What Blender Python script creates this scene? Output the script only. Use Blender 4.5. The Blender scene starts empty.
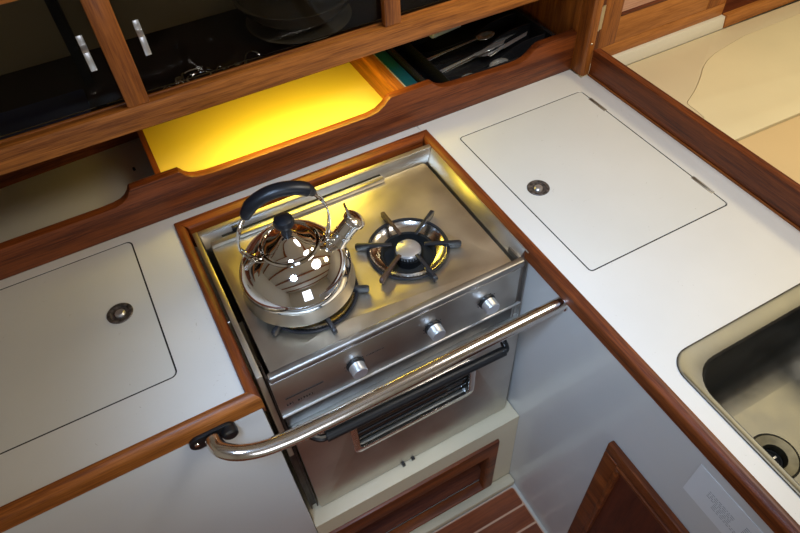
import bpy, bmesh, math, random
from mathutils import Vector, Matrix
random.seed(7)
sc = bpy.context.scene
C = sc.collection
PI = math.pi

# ------------------------------------------------------------------ materials
def new_mat(name):
    m = bpy.data.materials.new(name); m.use_nodes = True
    nt = m.node_tree; b = nt.nodes['Principled BSDF']
    return m, nt, b

def plain(name, col, rough=0.5, metal=0.0, coat=0.0, noise=0.0, nscale=20.0, bump=0.0, spec=0.5):
    m, nt, b = new_mat(name)
    b.inputs['Base Color'].default_value = (*col, 1)
    b.inputs['Roughness'].default_value = rough
    b.inputs['Metallic'].default_value = metal
    b.inputs['Coat Weight'].default_value = coat
    b.inputs['Specular IOR Level'].default_value = spec
    tc = nt.nodes.new('ShaderNodeTexCoord')
    n = nt.nodes.new('ShaderNodeTexNoise'); n.inputs['Scale'].default_value = nscale; n.inputs['Detail'].default_value = 5
    nt.links.new(tc.outputs['Object'], n.inputs['Vector'])
    if noise > 0:
        r = nt.nodes.new('ShaderNodeValToRGB')
        r.color_ramp.elements[0].position = .3; r.color_ramp.elements[1].position = .7
        r.color_ramp.elements[0].color = (*[c * (1 - noise) for c in col], 1)
        r.color_ramp.elements[1].color = (*[min(1, c * (1 + noise * .4)) for c in col], 1)
        nt.links.new(n.outputs['Fac'], r.inputs['Fac']); nt.links.new(r.outputs['Color'], b.inputs['Base Color'])
    if bump > 0:
        bp = nt.nodes.new('ShaderNodeBump'); bp.inputs['Strength'].default_value = bump; bp.inputs['Distance'].default_value = .001
        nt.links.new(n.outputs['Fac'], bp.inputs['Height']); nt.links.new(bp.outputs['Normal'], b.inputs['Normal'])
    return m

def wood(name, dark, light, axis='x', rough=0.45, coat=0.05, dens=1.0):
    m, nt, b = new_mat(name)
    tc = nt.nodes.new('ShaderNodeTexCoord')
    mp = nt.nodes.new('ShaderNodeMapping')
    s = [330 * dens] * 3; s['xyz'.index(axis)] = 14.0
    mp.inputs['Scale'].default_value = s
    nt.links.new(tc.outputs['Object'], mp.inputs['Vector'])
    n = nt.nodes.new('ShaderNodeTexNoise'); n.inputs['Scale'].default_value = 1.0
    n.inputs['Detail'].default_value = 7; n.inputs['Roughness'].default_value = .65; n.inputs['Distortion'].default_value = .6
    nt.links.new(mp.outputs['Vector'], n.inputs['Vector'])
    mp2 = nt.nodes.new('ShaderNodeMapping')
    s2 = [40 * dens] * 3; s2['xyz'.index(axis)] = 2.5
    mp2.inputs['Scale'].default_value = s2
    nt.links.new(tc.outputs['Object'], mp2.inputs['Vector'])
    n2 = nt.nodes.new('ShaderNodeTexNoise'); n2.inputs['Scale'].default_value = 1.0; n2.inputs['Detail'].default_value = 3
    nt.links.new(mp2.outputs['Vector'], n2.inputs['Vector'])
    mx = nt.nodes.new('ShaderNodeMath'); mx.operation = 'MULTIPLY_ADD'; mx.inputs[1].default_value = .55
    md = nt.nodes.new('ShaderNodeMath'); md.operation = 'MULTIPLY'; md.inputs[1].default_value = .45
    nt.links.new(n2.outputs['Fac'], md.inputs[0])
    nt.links.new(n.outputs['Fac'], mx.inputs[0]); nt.links.new(md.outputs[0], mx.inputs[2])
    r = nt.nodes.new('ShaderNodeValToRGB')
    r.color_ramp.elements[0].position = .40; r.color_ramp.elements[1].position = .60
    r.color_ramp.elements[0].color = (*dark, 1); r.color_ramp.elements[1].color = (*light, 1)
    nt.links.new(mx.outputs[0], r.inputs['Fac']); nt.links.new(r.outputs['Color'], b.inputs['Base Color'])
    bp = nt.nodes.new('ShaderNodeBump'); bp.inputs['Strength'].default_value = .25; bp.inputs['Distance'].default_value = .0006
    nt.links.new(n.outputs['Fac'], bp.inputs['Height']); nt.links.new(bp.outputs['Normal'], b.inputs['Normal'])
    b.inputs['Roughness'].default_value = rough; b.inputs['Coat Weight'].default_value = coat; b.inputs['Coat Roughness'].default_value = .2; b.inputs['Specular IOR Level'].default_value = .35
    return m

def steel(name, col, rough, blot=.1, scale=14, aniso=None):
    m, nt, b = new_mat(name)
    b.inputs['Metallic'].default_value = 1
    tc = nt.nodes.new('ShaderNodeTexCoord'); mp = nt.nodes.new('ShaderNodeMapping')
    if aniso:
        s = [260] * 3; s['xyz'.index(aniso)] = 6; mp.inputs['Scale'].default_value = s
    else: mp.inputs['Scale'].default_value = (scale * 6,) * 3
    nt.links.new(tc.outputs['Object'], mp.inputs['Vector'])
    n = nt.nodes.new('ShaderNodeTexNoise'); n.inputs['Scale'].default_value = 1; n.inputs['Detail'].default_value = 3
    nt.links.new(mp.outputs['Vector'], n.inputs['Vector'])
    n2 = nt.nodes.new('ShaderNodeTexNoise'); n2.inputs['Scale'].default_value = scale; n2.inputs['Detail'].default_value = 4
    nt.links.new(tc.outputs['Object'], n2.inputs['Vector'])
    mr = nt.nodes.new('ShaderNodeMapRange'); mr.inputs['From Min'].default_value = .3; mr.inputs['From Max'].default_value = .7
    mr.inputs['To Min'].default_value = max(.02, rough - blot); mr.inputs['To Max'].default_value = rough + blot
    nt.links.new(n2.outputs['Fac'], mr.inputs['Value']); nt.links.new(mr.outputs[0], b.inputs['Roughness'])
    r = nt.nodes.new('ShaderNodeValToRGB'); r.color_ramp.elements[0].position = .3; r.color_ramp.elements[1].position = .7
    r.color_ramp.elements[0].color = (*[c * .82 for c in col], 1); r.color_ramp.elements[1].color = (*col, 1)
    nt.links.new(n2.outputs['Fac'], r.inputs['Fac']); nt.links.new(r.outputs['Color'], b.inputs['Base Color'])
    bp = nt.nodes.new('ShaderNodeBump'); bp.inputs['Strength'].default_value = .08; bp.inputs['Distance'].default_value = .0003
    nt.links.new(n.outputs['Fac'], bp.inputs['Height'])
    if aniso: nt.links.new(bp.outputs['Normal'], b.inputs['Normal'])
    return m

def laminate(name, col, rough=.4):
    """white plastic laminate with faint scuffs"""
    m, nt, b = new_mat(name)
    tc = nt.nodes.new('ShaderNodeTexCoord')
    n = nt.nodes.new('ShaderNodeTexNoise'); n.inputs['Scale'].default_value = 5; n.inputs['Detail'].default_value = 6
    nt.links.new(tc.outputs['Object'], n.inputs['Vector'])
    r = nt.nodes.new('ShaderNodeValToRGB'); r.color_ramp.elements[0].position = .3; r.color_ramp.elements[1].position = .7
    r.color_ramp.elements[0].color = (*[c * .93 for c in col], 1); r.color_ramp.elements[1].color = (*col, 1)
    nt.links.new(n.outputs['Fac'], r.inputs['Fac'])
    v = nt.nodes.new('ShaderNodeTexNoise'); v.inputs['Scale'].default_value = 60; v.inputs['Detail'].default_value = 2; v.inputs['Distortion'].default_value = 2.5
    nt.links.new(tc.outputs['Object'], v.inputs['Vector'])
    r2 = nt.nodes.new('ShaderNodeValToRGB'); r2.color_ramp.elements[0].position = .22; r2.color_ramp.elements[1].position = .27
    r2.color_ramp.elements[0].color = (.6, .57, .53, 1); r2.color_ramp.elements[1].color = (1, 1, 1, 1)
    nt.links.new(v.outputs['Fac'], r2.inputs['Fac'])
    mx = nt.nodes.new('ShaderNodeMix'); mx.data_type = 'RGBA'; mx.blend_type = 'MULTIPLY'; mx.inputs[0].default_value = .6
    nt.links.new(r.outputs['Color'], mx.inputs[6]); nt.links.new(r2.outputs['Color'], mx.inputs[7])
    nt.links.new(mx.outputs[2], b.inputs['Base Color'])
    b.inputs['Roughness'].default_value = rough
    return m

def smoked(name):
    m, nt, b = new_mat(name)
    out = nt.nodes['Material Output']
    tr = nt.nodes.new('ShaderNodeBsdfTransparent'); tr.inputs[0].default_value = (.66, .65, .64, 1)
    gl = nt.nodes.new('ShaderNodeBsdfGlossy'); gl.inputs['Roughness'].default_value = .03; gl.inputs[0].default_value = (.9, .9, .9, 1)
    fr = nt.nodes.new('ShaderNodeFresnel'); fr.inputs[0].default_value = 1.18
    mx = nt.nodes.new('ShaderNodeMixShader')
    nt.links.new(fr.outputs[0], mx.inputs[0]); nt.links.new(tr.outputs[0], mx.inputs[1]); nt.links.new(gl.outputs[0], mx.inputs[2])
    nt.links.new(mx.outputs[0], out.inputs['Surface'])
    return m

def emit(name, col, s):
    m, nt, b = new_mat(name)
    b.inputs['Base Color'].default_value = (*col, 1)
    b.inputs['Emission Color'].default_value = (*col, 1); b.inputs['Emission Strength'].default_value = s
    return m

RD, RL = (.075, .014, .0025), (.235, .056, .010)        # red mahogany
OD, OL = (.15, .038, .005), (.43, .135, .020)         # orange teak
W = {}
for ax in 'xyz':
    W['red' + ax] = wood('mahogany_' + ax, RD, RL, ax)
    W['ora' + ax] = wood('teak_' + ax, OD, OL, ax)
    W['drk' + ax] = wood('dark_mahogany_' + ax, (.07, .013, .004), (.17, .04, .012), ax)
W['rail'] = wood('rail_teak', (.17, .048, .007), (.50, .175, .032), 'x')
W['lock'] = wood('locker_teak', (.30, .10, .018), (.52, .20, .045), 'x', dens=.6)
W['cane'] = wood('cane_panel', (.42, .20, .12), (.66, .38, .26), 'x', rough=.6, coat=0, dens=1.5)
LAM = laminate('white_laminate', (.70, .69, .67))
LID = laminate('lid_laminate', (.67, .665, .64))
GEL = plain('white_gelcoat', (.62, .605, .58), rough=.3, noise=.05, nscale=3, coat=.6)
CREAM = plain('cream_gelcoat', (.62, .51, .34), rough=.4, noise=.05, nscale=4)
CEIL = plain('cream_headliner', (.80, .77, .70), rough=.7, noise=.05)
SEAMD = plain('dark_seam', (.012, .011, .010), rough=.8)  # near black, carries the shade inside the lid gaps
SS = steel('brushed_steel', (.68, .61, .50), .42, .04)
SSX = steel('brushed_steel_lengthwise', (.62, .585, .53), .36, .03)
SSD = steel('dull_steel', (.46, .44, .415), .42, .05)
DARKST = steel('dark_enamelled_steel', (.17, .16, .15), .5, .03)
POSTM = plain('dark_brown_steel', (.10, .075, .06), rough=.4, metal=.9, noise=.5, nscale=30)  # mottled dark brown for the left side channel
SINK = steel('sink_steel', (.165, .16, .142), .44, .04, scale=30)
CHR = plain('polished_chrome', (.80, .80, .80), rough=.045, metal=1)
CHR2 = plain('polished_tube', (.76, .73, .69), rough=.17, metal=1)
ALU = plain('spun_aluminium', (.78, .79, .82), rough=.30, metal=.85)
BLK = plain('black_plastic', (.006, .006, .007), rough=.38)
GRIPM = plain('black_phenolic_grip', (.006, .008, .013), rough=.36)
IRON = plain('black_enamelled_iron', (.02, .02, .024), rough=.35, noise=.4, nscale=60, bump=.3)
RUST = plain('heat_browned_iron', (.055, .026, .016), rough=.5, noise=.5, nscale=120, bump=.3)
BLKV = plain('black_void', (.004, .004, .004), rough=.9)
OLDB = plain('tarnished_bronze', (.17, .145, .13), rough=.42, metal=.6, noise=.75, nscale=160, bump=.5)
GLASS = smoked('smoked_acrylic')
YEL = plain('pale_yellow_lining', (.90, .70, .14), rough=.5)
LINER = plain('grey_white_lining', (.50, .46, .40), rough=.6, noise=.06, nscale=4)
CUSH = plain('cream_vinyl', (.80, .70, .45), rough=.6, noise=.04, nscale=6, bump=.2)
CUSHB = plain('tan_vinyl', (.74, .55, .29), rough=.6, noise=.04, nscale=6, bump=.2)
CUSHG = plain('shaded_cream_vinyl', (.66, .56, .38), rough=.6, noise=.04, nscale=6)  # greyer copy of the cream vinyl, light falloff put into the colour
TEAL = plain('teal_board', (.0, .05, .10), rough=.5)
GREYB = plain('grey_board', (.45, .42, .35), rough=.6)
TRAY = plain('black_tray_plastic', (.014, .014, .016), rough=.26, spec=.8)
PAPER = plain('white_sticker', (.72, .71, .71), rough=.35)
INK = plain('faded_ink', (.33, .32, .32), rough=.6)
CAUL = plain('white_caulk', (.62, .57, .48), rough=.5)
PLANK = wood('floor_teak', (.17, .037, .010), (.28, .068, .018), 'x', rough=.4, coat=.2)
HOLLY = plain('holly_seam', (.62, .36, .22), rough=.5)
CLEAR = plain('clear_wrap', (.55, .62, .58), rough=.1)
BRT = plain('bright_cutlery_steel', (.90, .90, .92), rough=.25, metal=.8)
NAVY = plain('navy_reflection', (.07, .09, .22), rough=.55)  # colour of the bluish reflection in the left pane

# ------------------------------------------------------------------ mesh helpers
def BM(): return bmesh.new()

def box(bm, x0, x1, y0, y1, z0, z1):
    vs = [bm.verts.new((x, y, z)) for x in (x0, x1) for y in (y0, y1) for z in (z0, z1)]
    for f in ((0, 1, 3, 2), (4, 6, 7, 5), (0, 4, 5, 1), (2, 3, 7, 6), (0, 2, 6, 4), (1, 5, 7, 3)):
        bm.faces.new([vs[i] for i in f])
    return bm

def hexa(bm, a, b):
    """solid between two matching loops of points"""
    va = [bm.verts.new(p) for p in a]; vb = [bm.verts.new(p) for p in b]
    n = len(a)
    bm.faces.new(va[::-1]); bm.faces.new(vb)
    for i in range(n): bm.faces.new((va[i], va[(i + 1) % n], vb[(i + 1) % n], vb[i]))
    return bm

def frame_at(t, up):
    t = t.normalized(); u = up - t * up.dot(t)
    if u.length < 1e-6: u = Vector((1, 0, 0)) - t * t.x
    u.normalize(); return u, t.cross(u)

def tube(bm, pts, r, seg=12, cap=True, flat=1.0, up=(0, 0, 1)):
    pts = [Vector(p) for p in pts]; n = len(pts); rings = []; u = None
    for i, p in enumerate(pts):
        t = (pts[min(i + 1, n - 1)] - pts[max(i - 1, 0)]).normalized()
        if u is None: u, v = frame_at(t, Vector(up))
        else:
            u = u - t * u.dot(t); u.normalize(); v = t.cross(u)
        rr = r[i] if isinstance(r, (list, tuple)) else r
        rings.append([bm.verts.new(p + u * math.cos(a) * rr * flat + v * math.sin(a) * rr) for a in [2 * PI * k / seg for k in range(seg)]])
    for a, b in zip(rings, rings[1:]):
        for k in range(seg): bm.faces.new((a[k], a[(k + 1) % seg], b[(k + 1) % seg], b[k]))
    if cap: bm.faces.new(rings[0][::-1]); bm.faces.new(rings[-1])
    return bm

def lathe(bm, prof, c=(0, 0, 0), seg=48, M=None):
    """prof: (r, h) from bottom to top"""
    M = M or Matrix.Identity(3); c = Vector(c); rings = []
    for r, h in prof:
        if r < 1e-6: rings.append([bm.verts.new(c + M @ Vector((0, 0, h)))])
        else: rings.append([bm.verts.new(c + M @ Vector((r * math.cos(a), r * math.sin(a), h))) for a in [2 * PI * k / seg for k in range(seg)]])
    for a, b in zip(rings, rings[1:]):
        if len(a) == 1 and len(b) == 1: continue
        for k in range(seg):
            k2 = (k + 1) % seg
            if len(a) == 1: bm.faces.new((a[0], b[k2], b[k]))
            elif len(b) == 1: bm.faces.new((a[k], a[k2], b[0]))
            else: bm.faces.new((a[k], a[k2], b[k2], b[k]))
    return bm

def smooth_pts(pts, n=6):
    """Catmull-Rom through points"""
    P = [Vector(p) for p in pts]; out = []
    for i in range(len(P) - 1):
        p0 = P[max(i - 1, 0)]; p1 = P[i]; p2 = P[i + 1]; p3 = P[min(i + 2, len(P) - 1)]
        for k in range(n):
            t = k / n
            out.append(.5 * ((2 * p1) + (p2 - p0) * t + (2 * p0 - 5 * p1 + 4 * p2 - p3) * t * t + (-p0 + 3 * p1 - 3 * p2 + p3) * t ** 3))
    out.append(P[-1]); return out

def rrect(x0, x1, y0, y1, r, n=6):
    out = []
    for cx, cy, a0 in ((x1 - r, y1 - r, 0), (x0 + r, y1 - r, 90), (x0 + r, y0 + r, 180), (x1 - r, y0 + r, 270)):
        for k in range(n + 1):
            a = math.radians(a0 + 90 * k / n); out.append((cx + r * math.cos(a), cy + r * math.sin(a)))
    return out

def plate(outer, holes, z0, z1, M=None):
    """flat slab with holes (triangulated by a filled 2D curve), returned as bmesh"""
    cu = bpy.data.curves.new('tmp', 'CURVE'); cu.dimensions = '2D'; cu.fill_mode = 'BOTH'
    for loop in [outer] + holes:
        s = cu.splines.new('POLY'); s.points.add(len(loop) - 1); s.use_cyclic_u = True
        for p, q in zip(s.points, loop): p.co = (q[0], q[1], 0, 1)
    cu.extrude = (z1 - z0) / 2
    o = bpy.data.objects.new('tmp', cu); C.objects.link(o)
    dg = bpy.context.evaluated_depsgraph_get()
    me = bpy.data.meshes.new_from_object(o.evaluated_get(dg))
    bm = bmesh.new(); bm.from_mesh(me)
    for v in bm.verts: v.co.z += (z0 + z1) / 2
    if M: bm.transform(M)
    bmesh.ops.remove_doubles(bm, verts=bm.verts, dist=1e-6)
    bpy.data.objects.remove(o); bpy.data.curves.remove(cu); bpy.data.meshes.remove(me)
    return bm

ROOT = {}
def root_loc(o):
    while o.parent: o = o.parent
    return Vector(ROOT[o.name])

def thing(name, label, cat, loc, group=None):
    o = bpy.data.objects.new(name, None); C.objects.link(o); o.empty_display_size = .03
    o.location = loc; ROOT[o.name] = tuple(loc); o['label'] = label; o['category'] = cat
    if group: o['group'] = group
    return o

def obj(name, bm, mat, parent=None, bevel=0.0, smooth=True, seg=2, loc=None, label=None, sub=0):
    if parent is not None: L = root_loc(parent)
    elif loc is not None: L = Vector(loc)
    else: L = Vector((0, 0, 0))
    for v in bm.verts: v.co -= L
    bmesh.ops.recalc_face_normals(bm, faces=bm.faces)
    me = bpy.data.meshes.new(name); bm.to_mesh(me); bm.free()
    o = bpy.data.objects.new(name, me); C.objects.link(o)
    mats = mat if isinstance(mat, (list, tuple)) else [mat]
    for m in mats: me.materials.append(m)
    if parent is not None: o.parent = parent
    else: o.location = L; ROOT[o.name] = tuple(L)
    if bevel > 0:
        b = o.modifiers.new('bevel', 'BEVEL'); b.width = bevel; b.segments = seg; b.limit_method = 'ANGLE'; b.angle_limit = math.radians(35)
    if sub:
        s = o.modifiers.new('sub', 'SUBSURF'); s.levels = sub; s.render_levels = sub
    if smooth:
        for p in me.polygons: p.use_smooth = True
        es = o.modifiers.new('es', 'EDGE_SPLIT'); es.split_angle = math.radians(32)
    if label: o['label'] = label
    return o

def tag(o, label, cat, group=None):
    o['label'] = label; o['category'] = cat
    if group: o['group'] = group
    return o
def struct(o): o['kind'] = 'structure'; return o
def B(*a): return box(BM(), *a)

def copy_tree(o, parent=None):
    c = o.copy(); C.objects.link(c)
    if parent is not None: c.parent = parent
    else: ROOT[c.name] = tuple(o.location)
    for ch in [x for x in bpy.data.objects if x.parent == o]: copy_tree(ch, c)
    return c

# ------------------------------------------------------------------ the setting
FZ = -1.0
fb = B(-1.6, 2.6, -1.8, 1.5, FZ - .05, FZ - .004)
struct(obj('floor', fb, CAUL, smooth=False, loc=(0, 0, FZ - .05)))
# teak sole panel: planks with pale seams
sole = thing('cabin_sole_panel', 'reddish teak floor panel with pale seam lines at foot of the stove', 'floor panel', (0, .2, FZ - .004))
obj('backing', plate(rrect(-1.2, .560, -.6, .488, .012), [], FZ - .004, FZ + .0034), HOLLY, sole, smooth=False)
y = .4845
while y > -.6:
    obj('plank', plate(rrect(-1.19, .5565, y - .0530, y, .006 if y > .48 else .0015, 4), [], FZ + .001, FZ + .004), PLANK, sole, smooth=False)
    y -= .0585
struct(obj('ceiling', B(-1.6, 2.6, -1.8, 1.5, 1.25, 1.3), CEIL, smooth=False, loc=(0, 0, 1.25)))
struct(obj('wall_left', B(-1.65, -1.6, -1.8, 1.5, FZ, 1.25), CEIL, smooth=False, loc=(-1.6, 0, FZ)))
struct(obj('wall_right', B(2.6, 2.65, -1.8, 1.5, FZ, 1.25), CEIL, smooth=False, loc=(2.6, 0, FZ)))
struct(obj('wall_front', B(-1.6, 2.6, 1.5, 1.55, FZ, 1.25), CEIL, smooth=False, loc=(0, 1.5, FZ)))
for i in range(5):
    struct(obj('trim_%d' % (i + 1), B(-1.6, 2.6, -1.35 + i * .62, -1.28 + i * .62, 1.20, 1.2495), W['orax'], smooth=False, loc=(0, -1.3 + i * .62, 1.2)))  # ceiling beams out of view, added to enrich reflections in the metal
# back wall with a companionway opening
bw = plate([(-1.6, FZ), (2.6, FZ), (2.6, 1.25), (-1.6, 1.25)], [[(-.35, -.15), (.35, -.15), (.35, 1.0), (-.35, 1.0)]], 0, .05)
bw.transform(Matrix(((1, 0, 0, 0), (0, 0, 1, -1.85), (0, 1, 0, 0), (0, 0, 0, 1))))
struct(obj('wall_back', bw, CEIL, smooth=False, loc=(0, -1.8, FZ)))

# ------------------------------------------------------------------ worktops
XR = .5495     # where laminate meets edge trim on the right arm
HB = .9670     # back edge of stove opening (laminate line)
seamx = .538
lidL = (-.62, -.1035, .632, .9655); lidR = (.5975, .9245, .472, .905)
def grow(l, g): return (l[0] - g, l[1] + g, l[2] - g, l[3] + g)
t = WL = thing('worktop', 'grey white laminate worktop left of and behind the stove, with flush locker lid', 'worktop', (-.35, .75, 0))
outer = [(-.9, .5460), (-.0190, .5460), (-.0190, HB), (seamx - .0010, HB), (seamx - .0010, .990), (-.9, .990)]
obj('laminate_top', plate(outer, [rrect(*grow(lidL, .0031), .012)], -.018, 0), LAM, t, smooth=False)
obj('lid_ledge', plate(rrect(*grow(lidL, .014), .012), [rrect(*grow(lidL, -.03), .012)], -.030, -.0182), SEAMD, t, smooth=False)
t = WR = thing('worktop', 'off-white laminate worktop right of the stove with hinged lid, running down to the sink', 'worktop', (.75, .4, 0))
sinkhole = rrect(.585, 1.02, -.62, .267, .035)
outer = [(XR, -.75), (.981, -.75), (.981, .95), (.967, .95), (.967, .990), (seamx + .0006, .990), (seamx + .0006, HB), (XR, HB)]
outer = [(XR, -.75), (.981, -.75), (.981, .949), (.961, .949), (.961, .990), (seamx + .0006, .990), (seamx + .0006, HB), (XR, HB)]
sinkhole = rrect(.585, .962, -.42, .267, .035)
obj('laminate_top', plate(outer, [rrect(*grow(lidR, .0031), .008), sinkhole], -.018, 0), LAM, t, smooth=False)
obj('lid_ledge', plate(rrect(*grow(lidR, .014), .012), [rrect(*grow(lidR, -.03), .012)], -.030, -.0182), SEAMD, t, smooth=False)

def latch(parent, c, rot=0):
    bm = lathe(BM(), [(.0, -.006), (.021, -.006), (.0225, .0008), (.0215, .002), (.0165, .0018), (.0155, -.001), (.0105, -.002), (.0, -.002)], (c[0], c[1], 0), 40)
    for k in range(3):
        a = rot + k * 2 * PI / 3
        lathe(bm, [(0, .0012), (.0026, .0015), (.0022, .0026), (0, .003)], (c[0] + .0188 * math.cos(a), c[1] + .0188 * math.sin(a), 0), 10)
    obj('ring_pull', bm, OLDB, parent, label='tarnished round flush latch plate')
    obj('latch_button', lathe(BM(), [(.0, -.0025), (.0088, -.0025), (.0088, .001), (.0065, .0035), (0, .0042)], (c[0], c[1], 0), 28), plain('worn_chrome_%d' % rot, (.62, .60, .58), rough=.3, metal=.8), parent)
def lid(parent, l, c, lab, rot, hinges=()):
    hole = [(c[0] + .0222 * math.cos(2 * PI * k / 32), c[1] + .0222 * math.sin(2 * PI * k / 32)) for k in range(32)]
    t = obj('locker_lid', plate(rrect(*l, .010 if l is lidL else .006), [hole], -.0175, -.0002), LID, parent, smooth=False, label=lab)
    obj('lid_gap_shade', plate(rrect(*grow(l, .0030), .011), [rrect(*grow(l, .0001), .009)], -.0175, -.0009), SEAMD, parent, smooth=False)  # dark ring in the lid gap, its shade put into the colour
    latch(t, c, rot)
    for hy in hinges:
        bm = B(l[1] - .0035, l[1] + .0045, hy - .027, hy + .027, -.004, .0008)
        tube(bm, [(l[1] + .0006, hy - .026, .0012), (l[1] + .0006, hy + .026, .0012)], .0018, 8)
        obj('hinge', bm, SSD, t, bevel=.0004)
    return t
lid(WL, lidL, (-.157, .802), 'flush lid with round latch', 0)
lid(WR, lidR, (.646, .691), 'flush lid with round latch and two hinges', 1, (.846, .534))

# ------------------------------------------------------------------ wooden edging (raised, rounded lip + face)
def strip(p0, p1, inn, n0, n1, face, w=.019, h=.0055):
    """lip along p0->p1; 'inn' unit vector pointing from laminate towards the open side; n0,n1 mitre shifts along run"""
    p0 = Vector((*p0, 0)); p1 = Vector((*p1, 0)); d = (p1 - p0).normalized(); inn = Vector((*inn, 0))
    prof = [(0, -.018), (0, .0015), (.002, h - .0008), (.0045, h), (.010, h - .001), (w - .003, .001), (w - .0008, -.002), (w, -.006), (w, -face), (.004, -face)]
    a = [p0 + inn * q + d * (q * n0) + Vector((0, 0, z)) for q, z in prof]
    b = [p1 + inn * q + d * (q * n1) + Vector((0, 0, z)) for q, z in prof]
    return hexa(BM(), a, b)
XL = -.0185; YF = .5455; YB = .9665; XRR = .549
GE = 'wooden lip edgings of the worktops'
tag(obj('worktop_edging', strip((-.9, YF), (XL, YF), (0, -1), 0, 1, .031), W['orax'], loc=(-.45, .53, -.03)), 'varnished wooden lip along the front of the left worktop', 'edging', GE)
tag(obj('worktop_edging', strip((XL, YF), (XL, YB), (1, 0), -1, -1, .045), W['redy'], loc=(0, .75, -.04)), 'wooden lip along the left side of the stove opening', 'edging', GE)
tag(obj('worktop_edging', strip((XL, YB), (XRR, YB), (0, -1), 1, -1, .055, w=.024), W['redx'], loc=(.27, .95, -.05)), 'wooden lip along the back of the stove, lit yellow on its top', 'edging', GE)
tag(obj('worktop_edging', strip((XRR, YB), (XRR, -.75), (-1, 0), 1, 0, .026), W['redy'], loc=(.54, .2, -.026)), 'long wooden lip from the stove back corner past the sink', 'edging', GE)

# ------------------------------------------------------------------ cabinets below
t = thing('galley_cabinet', 'white fronted galley cabinet under the left worktop', 'cabinet', (-.45, .7, FZ))
obj('front_panel', B(-.9, -.004, .527, .545, FZ, -.0315), GEL, t, bevel=.002)
obj('side_panel', B(-.022, -.004, .5455, .985, FZ, -.046), GEL, t, smooth=False, label='inner side facing the stove, dark in its shadow')
obj('floor_panel', B(-.88, -.023, .546, .985, -.5, -.49), GEL, t, smooth=False)

wt, wb = .538, .569
t = thing('sink_cabinet', 'white fronted cabinet under the sink with a mahogany framed door', 'cabinet', (.75, .2, FZ))
def wx(z): return wt + (wb - wt) * (z / FZ)
sp = hexa(BM(), [(wx(-.0265), -.75, -.0265), (wx(-.0265), .98, -.0265), (wx(-.0265) + .018, .98, -.0265), (wx(-.0265) + .018, -.75, -.0265)],
          [(wx(FZ), -.75, FZ), (wx(FZ), .98, FZ), (wx(FZ) + .018, .98, FZ), (wx(FZ) + .018, -.75, FZ)])
obj('side_panel', sp, GEL, t, smooth=False)
# door with frame moulding in the slanting plane
def wall_frame(bm, y0, y1, z0, z1, w, t0, t1):
    for (a, b, c, d) in ((y0, y1, z1 - w, z1), (y0, y1, z0, z0 + w), (y0, y0 + w, z0 + w, z1 - w), (y1 - w, y1, z0 + w, z1 - w)):
        hexa(bm, [(wx(c) - t0, a, c), (wx(c) - t0, b, c), (wx(d) - t0, b, d), (wx(d) - t0, a, d)], [(wx(c) - t1, a, c), (wx(c) - t1, b, c), (wx(d) - t1, b, d), (wx(d) - t1, a, d)])
    return bm
dr = obj('door', wall_frame(BM(), -.20, .271, -.80, -.249, .034, .0, .014), W['redy'], t, bevel=.003)
obj('inner_moulding', wall_frame(BM(), -.168, .237, -.766, -.283, .010, .002, .017), W['redy'], dr, bevel=.002)
c, d = -.768, -.282
pb = BM()
hexa(pb, [(wx(c) - .001, -.169, c), (wx(c) - .001, .238, c), (wx(d) - .001, .238, d), (wx(d) - .001, -.169, d)], [(wx(c) - .006, -.169, c), (wx(c) - .006, .238, c), (wx(d) - .006, .238, d), (wx(d) - .006, -.169, d)])
obj('door_panel', pb, wood('door_panel_mahogany', (.045, .007, .003), (.10, .018, .006), 'z'), dr, smooth=False)
# instruction sticker on the side panel
st = thing('instruction_sticker', 'white printed instruction sticker on the cabinet side just below the sink edge', 'sticker', (wx(-.1) - .001, .03, -.15))
def on_wall(bm, y0, y1, z0, z1, t0, t1):
    return hexa(bm, [(wx(z0) - t0, y0, z0), (wx(z0) - t0, y1, z0), (wx(z1) - t0, y1, z1), (wx(z1) - t0, y0, z1)], [(wx(z0) - t1, y0, z0), (wx(z0) - t1, y1, z0), (wx(z1) - t1, y1, z1), (wx(z1) - t1, y0, z1)])
obj('backing', on_wall(BM(), -.12, .132, -.160, -.064, .0002, .0010), PAPER, st, smooth=False)
ib = BM(); rr = random.Random(3)
for k in range(7):                      # faded heading block
    z = -.100 - k * .0052; yy = .100 - (.0 if k < 4 else .015)
    end = (.055 if k < 5 else .04)
    while yy > end:
        l = rr.uniform(.002, .008); on_wall(ib, yy - l, yy, z, z + .0016, .0011, .0013); yy -= l + .0016
for k in range(12):
    z = -.090 - k * .0052; yy = .036
    while yy > -.1:
        l = rr.uniform(.002, .009); on_wall(ib, yy - l, yy, z, z + .0018, .0011, .0013); yy -= l + .0016
obj('printed_text', ib, INK, st, smooth=False)

# plinth the stove hangs over
PT = -.597; PF = .521
t = thing('stove_plinth', 'cream moulded plinth under the oven with a wood framed slot', 'plinth', (.27, .7, FZ))
sl = (-.16, .498, -.925, -.690)
pl = plate([(-.003, FZ), (wx(FZ) - .001, FZ), (wx(PT) - .001, PT), (-.003, PT)], [[(-.0018, -.9688), (.4998, -.9688), (.4998, -.6682), (-.0018, -.6682)]], PF, PF + .02)
pl.transform(Matrix(((1, 0, 0, 0), (0, 0, 1, 0), (0, 1, 0, 0), (0, 0, 0, 1))))
obj('front_panel', pl, CREAM, t, bevel=.0)
obj('top_ledge', B(-.003, wx(PT) - .001, PF + .0005, .97, PT - .02, PT + .0015), CREAM, t, bevel=.004)
fr = plate([(-.002, -.969), (.500, -.969), (.500, -.668), (-.002, -.668)], [[(.02, -.958), (.470, -.958), (.470, -.740), (.02, -.740)]], PF - .009, PF + .020)
fr.transform(Matrix(((1, 0, 0, 0), (0, 0, 1, 0), (0, 1, 0, 0), (0, 0, 0, 1))))
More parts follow.
